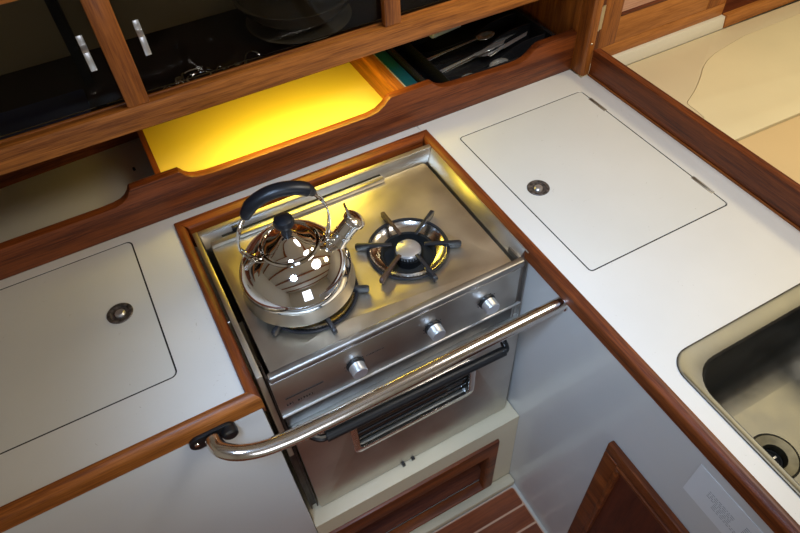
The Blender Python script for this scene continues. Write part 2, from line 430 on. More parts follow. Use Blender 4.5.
obj('slot_frame', fr, W['redx'], t, bevel=.005)
obj('slot_lining', box(box(box(BM(), .0, .492, .60, .61, -.955, -.695), .0, .492, .542, .6, -.957, -.950), .4925, .502, .542, .61, -.9575, -.690), W['drkx'], t, smooth=False)
obj('floor_lip', B(-.6, wx(FZ) - .001, .490, PF, FZ - .003, FZ + .028), CREAM, t, bevel=.006)

# ------------------------------------------------------------------ gas stove
sv = thing('gas_stove', 'stainless steel two burner gas stove with oven set between the worktops', 'stove', (.27, .72, PT + .003))
SX0, SX1, SY0, SY1 = .0055, .5335, .557, .925
# outer rim walls (fiddle) and carcass
rim = BM()
box(rim, SX0, SX0 + .010, SY0 + .004, SY1, -.30, .000)
obj('rim_wall', rim, SS, sv, bevel=.0012)
hexa(rr_ := BM(), [(.5335, SY0 + .006, -.30), (.530, SY0 + .006, -.003), (.5335, SY0 + .006, -.001), (.5355, SY0 + .006, -.30)], [(.5335, SY1, -.30), (.530, SY1, -.003), (.5335, SY1, -.001), (.5355, SY1, -.30)])
obj('rim_wall', rr_, SS, sv, bevel=.0006)
hexa(rr_ := BM(), [(.5295, .572, -.004), (.5125, .572, -.026), (.5125, .572, -.040), (.5325, .572, -.040)], [(.5295, SY1 - .012, -.004), (.5125, SY1 - .014, -.026), (.5125, SY1 - .014, -.040), (.5325, SY1 - .012, -.040)])
obj('side_flange', rr_, SSX, sv, bevel=.0006)
hexa(rr_ := BM(), [(.016, SY1 - .012, -.0005), (.016, SY1 - .003, .0015), (.016, SY1 - .003, -.30), (.016, SY1 - .008, -.30)], [(.5295, SY1 - .012, -.0005), (.5295, SY1 - .003, .0015), (.5295, SY1 - .003, -.30), (.5295, SY1 - .008, -.30)])
obj('rim_wall', rr_, SS, sv, bevel=.0006)
hexa(rr_ := BM(), [(.018, SY1 - .0125, -.003), (.018, .899, -.026), (.018, .899, -.040), (.018, SY1 - .0125, -.040)], [(.528, SY1 - .0125, -.003), (.512, .899, -.026), (.512, .899, -.040), (.528, SY1 - .0125, -.040)])
obj('back_flange', rr_, SSX, sv, bevel=.0006)
obj('body', B(.030, .508, .575, .90, PT + .003, -.060), SSD, sv, bevel=.002)
# side channels / posts at the front corners
for nm, x0, x1 in (('side_channel', SX0 - .001, .0215), ('side_channel', .5130, .5335)):
    bm = BM()
    box(bm, x0, x1, .570, .60, PT + .004, -.03)
    box(bm, x0, x0 + .003, .562, .60, PT + .004, -.012)
    box(bm, x1 - .003, x1, .562, .60, PT + .004, -.012)
    obj(nm, bm, POSTM if x0 < .3 else SSD, sv, bevel=.0008)
# cooktop: shallow pressed pan, raised front lip
CX0, CX1, CY0, CY1, CZ = .029, .503, .5705, .897, -.022
bc = [(.1500, .6925), (.3540, .698)]
def circ(c, r, n=56): return [(c[0] + r * math.cos(2 * PI * k / n), c[1] + r * math.sin(2 * PI * k / n)) for k in range(n)]
obj('cooktop', plate(rrect(CX0, CX1, CY0, CY1, .006), [circ(q, .074 * g) for q, g in zip(bc, (1.12, 1))], CZ - .012, CZ), SS, sv, bevel=.003)
obj('front_lip', B(SX0 + .0165, SX1 - .013, .5555, .5700, -.0270, -.0115), SSD, sv, bevel=.0035, seg=3)
obj('splash_slot', B(.055, .400, .8990, .9060, -.0215, -.0140), BLKV, sv, smooth=False)
obj('splash_ledge', B(.030, .402, .8860, .8985, -.0216, -.0120), SSX, sv, bevel=.0015)
obj('splash_clip', B(.078, .090, .903, .9090, -.014, -.0035), BLK, sv, bevel=.001)
# burners
for bi, q in enumerate(bc):
    g = (1.12, 1)[bi]
    pan = obj('burner_pan', lathe(BM(), [(.074 * g, CZ - .006), (.0762 * g, CZ + .0002), (.0755 * g, CZ + .0015), (.0735 * g, CZ + .0015), (.0715 * g, CZ - .001), (.062 * g, CZ - .007), (.0535 * g, CZ - .0095), (.0515 * g, CZ - .012), (.050 * g, CZ - .032), (.0 * g, CZ - .032)], (*q, 0), 64), CHR2, sv)
    obj('enamel_ring', lathe(BM(), [(.0772 * g, CZ + .0004), (.0785 * g, CZ + .003), (.0768 * g, CZ + .0055), (.0738 * g, CZ + .0045), (.0728 * g, CZ + .001)], (*q, 0), 64), IRON, pan)
    obj('drip_well', lathe(BM(), [(.0 * g, CZ - .0305), (.0495 * g, CZ - .0305), (.0495 * g, CZ - .0115), (.0525 * g, CZ - .0088)], (*q, 0), 48), BLKV, pan)
    obj('burner_base', lathe(BM(), [(.026, CZ - .030), (.026, CZ - .014), (.0, CZ - .012)], (*q, 0), 40), BLK, pan)
    obj('burner_cap', lathe(BM(), [(.0245, CZ - .0105), (.0245, CZ - .001), (.0225, CZ + .002), (.017, CZ + .0038), (0, CZ + .0042)], (*q, 0), 40), ALU, pan)
    teeth = BM()
    for k in range(28):
        a = 2 * PI * k / 28; x = q[0] + .0245 * math.cos(a); yy = q[1] + .0245 * math.sin(a)
        box(teeth, x - .001, x + .001, yy - .001, yy + .001, CZ - .010, CZ - .004)
    obj('flame_ports', teeth, BLKV, pan, smooth=False)
    for k in range(6):
        a = math.radians([152, 330, 92, 30, 270, 212][k]) if False else math.radians(-28 + 60 * k)
        ca, sa = math.cos(a), math.sin(a)
        def P(r, z): r = r if bi else r + .007 * min(1, r / .07); return (q[0] + ca * r, q[1] + sa * r, z)
        outer_t = .100
        bm = BM()
        zt = -.005
        pts = [P(.076, CZ + .002), P(.082, CZ + .0015), P(outer_t - .003, CZ + .002), P(outer_t, CZ + .006), P(outer_t, zt - .003), P(outer_t - .004, zt), P(.055, zt - .001), P(.031, zt - .002), P(.030, zt - .006), P(.055, zt - .007), P(.070, zt - .011)]
        n = Vector((-sa, ca, 0)) * .0036
        hexa(bm, [Vector(p) - n for p in pts], [Vector(p) + n for p in pts])
        obj('grate_arm', bm, RUST if (bi == 1 and k in (2, 4)) else IRON, pan, bevel=.0012)
# control panel
pz0, pz1 = -.140, -.027
obj('control_panel', box(BM(), .021, .512, .556, .572, pz0 + .004, pz1), SSX, sv, bevel=.001)
obj('panel_lower_bead', tube(BM(), [(.021, .5565, pz0), (.524, .5565, pz0)], .0034, 10), SSD, sv)
pr = BM(); rr = random.Random(5)
def strip_line(bm, x0, x1, z, h, dash=None):
    x = x0
    if not dash: box(bm, x0, x1, .5548, .5562, z, z + h); return
    while x < x1:
        l = rr.uniform(*dash); box(bm, x, min(x + l, x1), .5548, .5562, z, z + h); x += l + .0012
strip_line(pr, .036, .106, -.0880, .0015)
obj('printed_line', pr, BLKV, sv, smooth=False); pr = BM()
strip_line(pr, .190, .225, -.072, .0011, (.0006, .0018))
obj('printed_scale', pr, BLKV, sv, smooth=False)['kind'] = 'stuff'; pr = BM()
x = .035                                   # worn printed word, only smudged strokes are left
for k in range(9):
    hgt = .0045
    if k == 3: x += .005
    box(pr, x, x + .0013, .5548, .5562, -.1085, -.1085 + hgt)
    if k % 2: box(pr, x, x + .0032, .5548, .5562, -.1085 + hgt * .45, -.1085 + hgt * .6)
    if k % 3 == 0: box(pr, x, x + .003, .5548, .5562, -.1085, -.1076)
    x += .0052
obj('printed_word', pr, BLKV, sv, smooth=False)['kind'] = 'stuff'; pr = BM()
for cx in (.168, .3245, .441):
    for a in (200, 170, 140, 110, 70, 40):
        aa = math.radians(a); xx = cx + .020 * math.cos(aa); zz = -.081 + .020 * math.sin(aa)
        box(pr, xx - .0006, xx + .0006, .5548, .5562, zz - .0006, zz + .0006)
obj('dial_marks', pr, BLKV, sv, smooth=False)['kind'] = 'stuff'
MK = Matrix(((1, 0, 0), (0, 0, -1), (0, 1, 0)))     # local +z -> -y
for i, cx in enumerate((.168, .3245, .441)):
    kb = obj('control_knob', lathe(BM(), [(.0148, .004), (.0150, .006), (.0142, .0215), (.0130, .0232), (.0, .0226)], (cx, .556, -.081), 32, MK), ALU, sv)
    obj('knob_skirt', lathe(BM(), [(.0, 0), (.0175, 0), (.0172, .0035), (.0152, .006), (0, .006)], (cx, .556, -.081), 32, MK), BLK, kb)
# oven door
dz0, dz1 = PT + .010, -.196
obj('door_head', box(BM(), .024, .520, .5645, .572, dz1, pz0 - .005), DARKST, sv, bevel=.001)
def xz(loop, holes, ya, yb):
    b = plate(loop, holes, ya, yb); b.transform(Matrix(((1, 0, 0, 0), (0, 0, 1, 0), (0, 1, 0, 0), (0, 0, 0, 1)))); return b
dlo, dhi = -.397, -.262
dw = rrect(.140, .418, dlo, dhi, .014)
door = obj('oven_door', xz(rrect(.025, .5325, dz0, dz1, .006), [dw], .553, .574), SSX, sv, bevel=.002)
obj('window_trim', xz(rrect(.131, .427, dlo - .010, dhi + .010, .020), [rrect(.145, .413, dlo + .005, dhi - .005, .011)], .549, .556), CHR2, door, bevel=.002)
obj('window_pane', xz(rrect(.1395, .4185, dlo - .0005, dhi + .0005, .0135), [], .562, .565), plain('black_oven_glass', (.012, .013, .011), rough=.06), door, smooth=False)
obj('oven_rack', (lambda b: [tube(b, [(.145 , .5605, z), (.413, .5605, z)], .0012, 6) for z in (-.368, -.345)] and b)(BM()), IRON, door)
hb = obj('door_handle', tube(BM(), [(.078, .5175, -.204), (.468, .5175, -.240 + .018)], .0105, 18), BLK, door, label='black rubber covered bar handle')
obj('handle_bracket', tube(BM(), smooth_pts([(.080, .5175, -.204), (.066, .5185, -.200), (.050, .532, -.192), (.036, .552, -.190)], 5), .0072, 10), BLK, hb)
obj('handle_bracket', tube(BM(), smooth_pts([(.466, .5175, -.222), (.474, .520, -.222), (.478, .533, -.220), (.480, .553, -.218)], 5), .0075, 10), BLK, hb)
obj('door_catch', box(BM(), .236, .243, .546, .556, PT + .004, PT + .014), BLK, door, smooth=False)
obj('door_catch', box(BM(), .262, .270, .548, .556, PT + .007, PT + .014), BLK, door, smooth=False)

# ------------------------------------------------------------------ grab rail in front of the stove
gr = thing('grab_rail', 'bent chrome tube grab rail across the front of the stove', 'grab rail', (.22, .47, -.05))
RR = .0128
pts = smooth_pts([(-.088, .514, -.031), (-.086, .500, -.030), (-.078, .486, -.0285), (-.058, .473, -.0305), (-.022, .465, -.0370), (.03, .463, -.0430)], 6) + [Vector((x, .463 + .002 * (x - .03), -.0450)) for x in (.1, .2, .3, .4, .5, wx(-.05) - .004)]
obj('tube', tube(BM(), pts, RR, 24), CHR2, gr)
fl = xz([(p[0], p[1]) for p in rrect(-.124, -.050, -.0525, -.0215, .0150, 8)], [], .5205, .5265)
mp_ = obj('mounting_plate', fl, BLK, gr, bevel=.0015, label='black oval mounting plate')
obj('screw_head', lathe(BM(), [(0, 0), (.0042, 0), (.0036, .0016), (0, .002)], (-.113, .5205, -.037), 14, MK), CHR, mp_)
obj('rubber_bumper', lathe(BM(), [(0, 0), (.0125, 0), (.0130, .004), (.0122, .010), (.009, .0125), (0, .013)], (-.062, .5205, -.036), 24, MK), BLK, mp_)
obj('wall_flange', lathe(BM(), [(0, 0), (.0138, 0), (.0136, .003), (.0116, .005), (0, .005)], (wx(-.05) - .0003, .464, -.050), 28, Matrix(((0, 0, -1), (0, 1, 0), (1, 0, 0)))), CHR2, gr)

# ------------------------------------------------------------------ kettle
KC = (.1415, .7150); KZ = -.0045
kt = thing('tea_kettle', 'polished steel whistling kettle with black handle on the left burner', 'kettle', (*KC, KZ))
obj('body', lathe(BM(), [(0, .016), (.0925, .016), (.0925, .0235), (.0940, .0245), (.0970, .029), (.0978, .037), (.0965, .046), (.0925, .057), (.0855, .069), (.0765, .080), (.0655, .0895), (.056, .0955), (.051, .098), (.050, .0972), (.0, .0972)], (*KC, KZ), 96), CHR, kt, label='mirror polished squat body with flared foot')
obj('base_skirt', lathe(BM(), [(0, 0), (.0995, 0), (.1010, .0012), (.1008, .0030), (.0955, .0150), (.0928, .0225), (.0915, .0235)], (*KC, KZ), 96), SS, kt, label='brushed conical foot ring')
kl = obj('lid', lathe(BM(), [(.0, .0975), (.0505, .0975), (.0520, .1005), (.0500, .1035), (.0475, .1030), (.0465, .1010), (.0450, .1030), (.037, .1075), (.027, .1125), (.019, .1185), (.012, .123), (.008, .1245), (0, .125)], (*KC, KZ), 64), CHR, kt)
obj('lid_knob', lathe(BM(), [(0, .124), (.0090, .124), (.0080, .136), (.0090, .141), (.0160, .1455), (.0175, .151), (.0155, .1575), (.009, .1615), (0, .1625)], (*KC, KZ), 36), GRIPM, kl)
dirv = Vector((.9866, -.163, 0)); perp = Vector((.163, .9866, 0))
def K(a, b, z): return Vector((KC[0], KC[1], KZ)) + dirv * a + perp * b + Vector((0, 0, z))
hd = obj('handle', tube(BM(), smooth_pts([K(-.0545, 0, .182), K(-.051, 0, .191), K(-.037, 0, .206), K(-.013, 0, .2165), K(.013, 0, .2180), K(.037, 0, .2115), K(.051, 0, .202), K(.055, 0, .195)], 6),
     [.0085, .0092, .0098, .0104, .0108, .0111, .0113, .0114, .0120] + [.0128] * 26 + [.0110, .0104, .0098, .0092, .0088, .0084, .0080, .0075], 18, flat=.85), GRIPM, kt, label='curved black grip')
for s in (-1, 1):
    wb_ = BM()
    for o_ in (-.0055, .0055):
        if s < 0: pp = [K(-.054, o_ * .5, .186), K(-.064, o_, .170), K(-.073, o_, .151), K(-.078, o_, .134), K(-.078, o_, .114), K(-.070, o_, .096), K(-.066, o_, .088)]
        else: pp = [K(.053, o_ * .5, .198), K(.064, o_, .182), K(.072, o_, .160), K(.073, o_, .134), K(.069, o_, .112), K(.065, o_, .098), K(.064, o_, .090)]
        tube(wb_, smooth_pts(pp, 5), .0019, 10)
    obj('handle_wire', wb_, CHR, hd)
    bb = BM(); a0, a1 = (-.082, -.062) if s < 0 else (.060, .078)
    za, zb = (.074, .090) if s < 0 else (.088, .078)
    hexa(bb, [K(a0, -.011, za), K(a0, .011, za), K(a1, .011, zb), K(a1, -.011, zb)], [K(a0 + .001 * s, -.010, za + .009), K(a0 + .001 * s, .010, za + .009), K(a1, .010, zb + .009), K(a1, -.010, zb + .009)])
    obj('handle_bracket', bb, CHR, kt, bevel=.002)
# spout
sd = (dirv * .66 + Vector((0, 0, .75))).normalized()
sbase = K(.058, .000, .050)
u, v = frame_at(sd, perp); MS = Matrix((u, v, sd)).transposed()
sp_ = obj('spout', lathe(BM(), [(.0240, .010), (.0205, .022), (.0168, .036), (.0158, .046), (.0166, .047), (.0166, .053), (.0156, .054), (.0156, .078), (.0, .078)], sbase, 40, MS), CHR, kt)
obj('whistle_cap', lathe(BM(), [(.0, .0782), (.0165, .0782), (.0195, .081), (.0200, .0865), (.0190, .0895), (.0150, .0925), (.008, .0945), (0, .095)], sbase, 36, MS), CHR2, sp_)
w2 = sd.cross(perp).normalized()
if w2.x > 0: w2 = -w2
c0 = sbase + sd * .086 + w2 * .014
c1_ = c0 + w2 * .020 + sd * .016
lv = BM(); hexa(lv, [c0 + perp * .009, c0 - perp * .009, c1_ - perp * .007, c1_ + perp * .007], [c0 + perp * .009 + sd * .007, c0 - perp * .009 + sd * .007, c1_ - perp * .007 + sd * .005, c1_ + perp * .007 + sd * .005])
hexa(lv, [c0 + perp * .006 - sd * .012, c0 - perp * .006 - sd * .012, c0 - perp * .006 + w2 * .004, c0 + perp * .006 + w2 * .004], [c0 + perp * .006 - sd * .012 - w2 * .004, c0 - perp * .006 - sd * .012 - w2 * .004, c0 - perp * .006, c0 + perp * .006])
obj('whistle_lever', lv, CHR2, sp_, bevel=.0008)

# ------------------------------------------------------------------ storage bin shelf behind the worktop
BX0, BX1 = -.9, .9615
bs = thing('bin_shelf', 'mahogany fronted storage bin shelf with scalloped cut outs behind the worktop', 'shelf', (.1, 1.1, -.02))
top = [(BX0, .066), (-.124, .066), (-.100, .0675), (-.086, .071), (-.076, .077), (-.069, .085), (-.065, .093), (-.062, .0955), (.029, .0955), (.0335, .090), (.038, .083), (.046, .076), (.058, .0715), (.075, .069), (.095, .068), (.425, .068), (.447, .072), (.463, .082), (.472, .092), (.480, .096), (.574, .096), (.580, .094), (.588, .086), (.598, .079), (.613, .074), (.640, .0715), (.786, .066), (.806, .067), (.821, .071), (.833, .078), (.844, .087), (.854, .0935), (.864, .096), (BX1, .096)]
loop = [(BX0, .0005), (BX1, .0005)] + top[::-1]
obj('fiddle_board', xz(loop, [], .990, 1.008), W['redx'], bs, bevel=.0018, label='red mahogany front board with three dips')
def divider(x0, x1, zt): return obj('divider', B(x0, x1, 1.0085, 1.29, -.010, zt), W['oray' if x0 > .3 else 'redy'], bs, bevel=.001)
divider(-.0125, -.0012, .078); divider(.515, .541, .068)
divider(-.62, -.60, .062)
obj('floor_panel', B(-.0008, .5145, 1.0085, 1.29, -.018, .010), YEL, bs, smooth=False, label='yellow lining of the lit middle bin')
obj('floor_panel', B(-.599, -.013, 1.0085, 1.29, -.018, .006), LINER, bs, smooth=False, label='grey white lining of the left bin')
obj('floor_panel', B(.5415, BX1, 1.0085, 1.29, -.018, .006), W['drkx'], bs, smooth=False)
bbk = hexa(BM(), [(-.9, 1.215, .0062), (-.9, 1.30, .0062), (-.013, 1.30, .0062), (-.013, 1.270, .0062)], [(-.9, 1.215, .12), (-.9, 1.30, .12), (-.013, 1.30, .12), (-.013, 1.270, .12)])
obj('back_board', bbk, W['redx'], bs, smooth=False)
obj('back_board', B(-.0125, BX1, 1.2905, 1.305, -.018, .19), W['redx'], bs, smooth=False)
obj('peg', lathe(BM(), [(0, .006), (.003, .006), (.0025, .012), (0, .013)], (-.048, 1.165, 0), 10), BLK, bs)

# books / boards in the narrow slot beside the divider
tag(obj('chopping_board', B(.5425, .5485, 1.0095, 1.27, .0065, .062), GREYB, bevel=.001, loc=(.547, 1.14, .0065)), 'thin grey white board standing on edge right of the yellow bin', 'board')
tag(obj('teal_folder', hexa(BM(), [(.5500, 1.0095, .0065), (.5500, 1.27, .0065), (.5740, 1.27, .0065), (.5740, 1.0095, .0065)], [(.5500, 1.0095, .060), (.5500, 1.27, .060), (.5790, 1.27, .060), (.5790, 1.0095, .060)]), TEAL, bevel=.0015, loc=(.563, 1.14, .0065)), 'teal folder standing on edge beside the black cutlery tray', 'folder')

# cutlery tray
ct = thing('cutlery_tray', 'black plastic cutlery tray in the right hand bin', 'cutlery tray', (.77, 1.13, .0065))
TX0, TX1, TY0, TY1 = .587, .948, 1.0105, 1.272
obj('tray_base', B(TX0 + .004, TX1 - .004, TY0 + .004, TY1 - .004, .0065, .010), TRAY, ct, smooth=False)
tw = plate(rrect(TX0, TX1, TY0, TY1, .012), [rrect(TX0 + .004, TX1 - .004, TY0 + .004, TY1 - .004, .009)], .0065, .062)
obj('tray_wall', tw, TRAY, ct, bevel=.0012)
tr_ = plate(rrect(TX0 - .002, TX1 + .004, TY0 - .001, TY1 + .001, .012), [rrect(TX0 + .008, TX1 - .006, TY0 + .006, TY1 - .006, .009)], .0625, .0655)
obj('tray_rim', tr_, TRAY, ct, bevel=.0008)
obj('tray_divider', B(.648, .651, TY0 + .004, TY1 - .004, .010, .052), TRAY, ct, bevel=.001)
for yd in (1.075, 1.135, 1.195):
    n = 24; lo = []; hi = []
    for k in range(n + 1):
        f = k / n; x = .652 + f * (TX1 - .006 - .652)
        h = .026 + .034 * (1 / (1 + math.exp(-(f - .62) * 14))) + .010 * math.exp(-(f / .12) ** 2)
        lo.append((x, .010)); hi.append((x, h))
    obj('tray_divider', xz(lo + hi[::-1], [], yd - .0015, yd + .0015), TRAY, ct, bevel=.0006)

def spoon(loc, ang, lab, fork=False, knife=False, ln=.17, tilt=.05):
    nm = 'fork' if fork else ('table_knife' if knife else 'spoon')
    r = thing(nm, lab, 'cutlery', loc, 'cutlery in the tray'); M = Matrix.Rotation(ang, 3, 'Z') @ Matrix.Rotation(-tilt, 3, 'Y'); L = Vector(loc)
    T = lambda x, y_, z: L + M @ Vector((x, y_, z))
    b = BM()
    hexa(b, [T(0, -.006, 0), T(0, .006, 0), T(.05, .0035, .002), T(ln - .05, .0022, .003), T(ln - .05, -.0022, .003), T(.05, -.0035, .002)],
         [T(0, -.0055, .002), T(0, .0055, .002), T(.05, .003, .004), T(ln - .05, .002, .0055), T(ln - .05, -.002, .0055), T(.05, -.003, .004)])
    obj('shaft', b, BRT, r, bevel=.0005)
    b = BM()
    if knife:
        hexa(b, [T(ln - .055, -.002, .003), T(ln - .045, -.007, .003), T(ln + .03, -.006, .003), T(ln + .045, .004, .003), T(ln - .055, .004, .003)],
             [T(ln - .055, -.002, .0045), T(ln - .045, -.007, .0040), T(ln + .03, -.006, .0040), T(ln + .045, .004, .0045), T(ln - .055, .004, .0045)])
        obj('blade', b, BRT, r)
    elif fork:
        hexa(b, [T(ln - .052, -.003, .003), T(ln - .052, .003, .003), T(ln - .03, .011, .0), T(ln - .015, .011, -.001), T(ln - .015, -.011, -.001), T(ln - .03, -.011, 0)],
             [T(ln - .052, -.003, .0045), T(ln - .052, .003, .0045), T(ln - .03, .011, .0015), T(ln - .015, .011, .0005), T(ln - .015, -.011, .0005), T(ln - .03, -.011, .0015)])
        for yy in (-.0095, -.0032, .0032, .0095): tube(b, [T(ln - .016, yy, 0), T(ln + .012, yy, .001), T(ln + .028, yy, .006)], .0012, 6)
        obj('tines', b, BRT, r)
    else:
        M3 = M
        n = 20; rings = []
        for sc_ in (1, .75, .4):
            rings.append([b.verts.new(T(ln - .022 + .026 * sc_ * math.cos(2 * PI * k / n), .0165 * sc_ * math.sin(2 * PI * k / n), .004 - .007 * (1 - sc_ ** 2))) for k in range(n)])
        cen = b.verts.new(T(ln - .022, 0, -.003))
        for a_, c_ in zip(rings, rings[1:]):
            for k in range(n): b.faces.new((a_[k], a_[(k + 1) % n], c_[(k + 1) % n], c_[k]))
        for k in range(n): b.faces.new((rings[-1][k], rings[-1][(k + 1) % n], cen))
        o = obj('bowl', b, BRT, r); s = o.modifiers.new('sol', 'SOLIDIFY'); s.thickness = .0012
    return r
spoon((.672, 1.046, .024), .10, 'small spoon lying nearest the front board in the black tray', ln=.15)
spoon((.860, 1.036, .022), PI - .06, 'spoon with bowl to the left in the front tray slot', ln=.17)
spoon((.850, 1.060, .020), PI + .10, 'fork lying in the front slot of the black tray', fork=True, ln=.15)
spoon((.665, 1.100, .034), .08, 'table knife across the second slot of the black tray', knife=True, ln=.15)
spoon((.680, 1.112, .022), .05, 'fork with tines to the right in the second tray slot', fork=True, ln=.15)
spoon((.665, 1.165, .030), .02, 'long spoon in the third slot with its bowl to the right', ln=.19)
spoon((.795, 1.095, .036), .18, 'short bright knife resting on the right end of the second slot', knife=True, ln=.09)
spoon((.800, 1.120, .036), .20, 'short bright knife behind its twin at the right end of the tray', knife=True, ln=.09)
tag(obj('plastic_packet', hexa(BM(), [(.71, 1.218, .045), (.71, 1.250, .045), (.80, 1.255, .05), (.80, 1.223, .05)], [(.715, 1.223, .056), (.715, 1.245, .058), (.795, 1.25, .062), (.795, 1.228, .060)]), CLEAR, bevel=.004, loc=(.76, 1.225, .045)), 'pale green clear packet at the back of the cutlery tray', 'packet')

# ------------------------------------------------------------------ wall cabinet with smoked doors
wc = thing('wall_cabinet', 'teak framed wall cabinet with smoked sliding panes above the bin shelf', 'cabinet', (.1, 1.15, .198))
CXL, CXR = -.9, .961
obj('bottom_rail', box(box(BM(), CXL, CXR, 1.0, 1.018, .1985, .2440), CXL, CXR, 1.018, 1.024, .1985, .2465), W['rail'], wc, bevel=.0025)
obj('top_rail', B(CXL, CXR, 1.0, 1.018, .452, .52), W['rail'], wc, bevel=.0025)
for x0, x1 in ((-.52, -.482), (-.008, .030), (.481, .516)):
    obj('stile', B(x0, x1, 1.0005, 1.0175, .2442, .4518), W['oraz'], wc, bevel=.003)
obj('bottom_board', B(CXL, CXR, 1.0245, 1.31, .212, .224), plain('wine_dark_board', (.030, .008, .006), rough=.4), wc, smooth=False)
obj('back_panel', B(CXL, CXR, 1.272, 1.282, .2245, .52), plain('dim_olive_panel', (.62, .45, .20), rough=.6), wc, smooth=False)
obj('top_board', B(CXL, CXR, 1.0185, 1.283, .52, .53), W['drkx'], wc, smooth=False)
obj('side_panel', B(.945, .960, 1.0245, 1.27, .2245, .52), W['drkz'], wc, smooth=False)
for x0, x1, hx in ((-.484, -.006, (-.031,)), (.020, .490, (.0555,)), (.508, .950, ())):
    dn = obj('sliding_pane', B(x0, x1, 1.0190, 1.0225, .2525, .455), GLASS, wc, smooth=False)
    for h_ in hx:
        hh = BM(); hexa(hh, [(h_ - .005, 1.0175, .358), (h_ + .005, 1.0175, .358), (h_ + .005, 1.0060, .352), (h_ - .005, 1.0060, .352)], [(h_ - .005, 1.0175, .361), (h_ + .005, 1.0175, .361), (h_ + .005, 1.0040, .354), (h_ - .005, 1.0040, .354)])
        box(hh, h_ - .005, h_ + .005, 1.0035, 1.0055, .322, .354); box(hh, h_ - .005, h_ + .005, 1.0168, 1.0188, .358, .376)
        obj('pull_handle', hh, ALU, dn, bevel=.001)

obj('partition', B(-.060, -.045, 1.15, 1.271, .2245, .52), BLKV, wc, smooth=False)
# things behind the smoked panes
tag(obj('reflection_sheet', plate(rrect(-.62, -.066, 1.036, 1.135, .006), [], .2245, .2285), NAVY, loc=(-.3, 1.08, .2245)), 'navy blue sheet behind the left smoked pane standing in for a reflection in it', 'sheet')  # flat navy sheet added in place of the pane's bluish reflection
tag(obj('serving_plate', lathe(BM(), [(0, 0), (.075, 0), (.080, .003), (.095, .008), (.104, .011), (.106, .013), (.103, .0135), (.093, .011), (.078, .006), (0, .006)], (.362, 1.148, .2245), 64), plain('cream_glaze', (.42, .36, .24), rough=.2), loc=(.375, 1.16, .2245)), 'large round cream plate lying behind the middle smoked pane', 'plate')
tag(obj('glass_bowl', lathe(BM(), [(0, .0), (.060, .0), (.075, .006), (.105, .030), (.116, .052), (.121, .054), (.121, .056), (.113, .055), (.100, .032), (.065, .010), (0, .008)], (.362, 1.148, .2385), 64), plain('olive_bowl_glaze', (.17, .14, .09), rough=.12), loc=(.375, 1.16, .2425)), 'shallow dull olive bowl stacked on the round plate in the cabinet', 'bowl')
def ring_pts(c, rx, ry, n=20, a0=0, a1=2 * PI): return [(c[0] + rx * math.cos(a0 + (a1 - a0) * k / n), c[1] + ry * math.sin(a0 + (a1 - a0) * k / n), c[2]) for k in range(n + 1)]
cs = thing('corkscrew', 'chrome corkscrew with loop handle lying behind the middle smoked pane', 'corkscrew', (.10, 1.06, .2245))
obj('loop_handle', tube(BM(), ring_pts((.127, 1.055, .2285), .022, .016), .0028, 10, cap=False), CHR, cs)
obj('hinge_block', lathe(BM(), [(0, 0), (.009, 0), (.010, .006), (.007, .012), (0, .013)], (.092, 1.058, .2247), 20), CHR, cs)
obj('lever_arm', tube(BM(), smooth_pts([(.092, 1.058, .2285), (.080, 1.052, .228), (.070, 1.058, .228), (.062, 1.050, .2275)], 4), .0035, 8), CHR, cs)
obj('lever_arm', tube(BM(), smooth_pts([(.100, 1.062, .2285), (.103, 1.080, .229), (.120, 1.088, .2285), (.140, 1.085, .2285)], 4), .0030, 8), CHR, cs)
cs = thing('wire_whisk', 'small bent wire utensil lying right of the corkscrew in the cabinet', 'utensil', (.19, 1.06, .2245))
obj('wire', tube(BM(), smooth_pts([(.148, 1.080, .227), (.160, 1.062, .227), (.170, 1.072, .228), (.178, 1.055, .227), (.190, 1.060, .228), (.200, 1.052, .227)], 6), .0017, 8), CHR, cs)
obj('wire', tube(BM(), smooth_pts([(.200, 1.052, .227), (.222, 1.066, .227), (.212, 1.046, .227), (.225, 1.080, .228), (.240, 1.088, .228), (.250, 1.070, .227)], 6), .0017, 8), CHR, cs)
obj('ferrule', lathe(BM(), [(0, 0), (.0055, 0), (.0055, .008), (0, .009)], (.199, 1.054, .2247), 16), CHR, cs)

# ------------------------------------------------------------------ bulkhead, post, locker door, big fiddle
struct(obj('wall_partition', B(.962, .980, .9905, 1.40, .0005, .60), W['oraz'], smooth=False, loc=(.97, 1.2, .0005)))
po = thing('corner_post', 'varnished teak corner post at the back right of the worktop', 'post', (.973, .97, 0))
obj('shaft', hexa(BM(), [(.9625, .955, .0008), (.9665, .950, .0008), (.9845, .950, .0008), (.9845, .990, .0008), (.9625, .990, .0008)], [(.9625, .955, .60), (.9665, .950, .60), (.9845, .950, .60), (.9845, .990, .60), (.9625, .990, .60)]), W['oraz'], po, bevel=.002)
obj('screw_plug', lathe(BM(), [(0, 0), (.0028, 0), (.002, .0012), (0, .0014)], (.9745, .950, .082), 12, MK), SS, po)
ff = thing('worktop_fiddle', 'tall dark mahogany fiddle board along the right edge of the worktop', 'fiddle board', (.99, .3, 0))
obj('board', B(.9820, .9980, -.75, .9495, .0005, .066), W['redy'], ff, bevel=.0025)
obj('capping', B(.9985, 1.0035, -.75, .9495, .0005, .0640), W['drky'], ff, bevel=.0015)
obj('base_bead', B(.9795, .9820, -.75, .9490, .0004, .0050), W['oray'], ff, bevel=.0008)

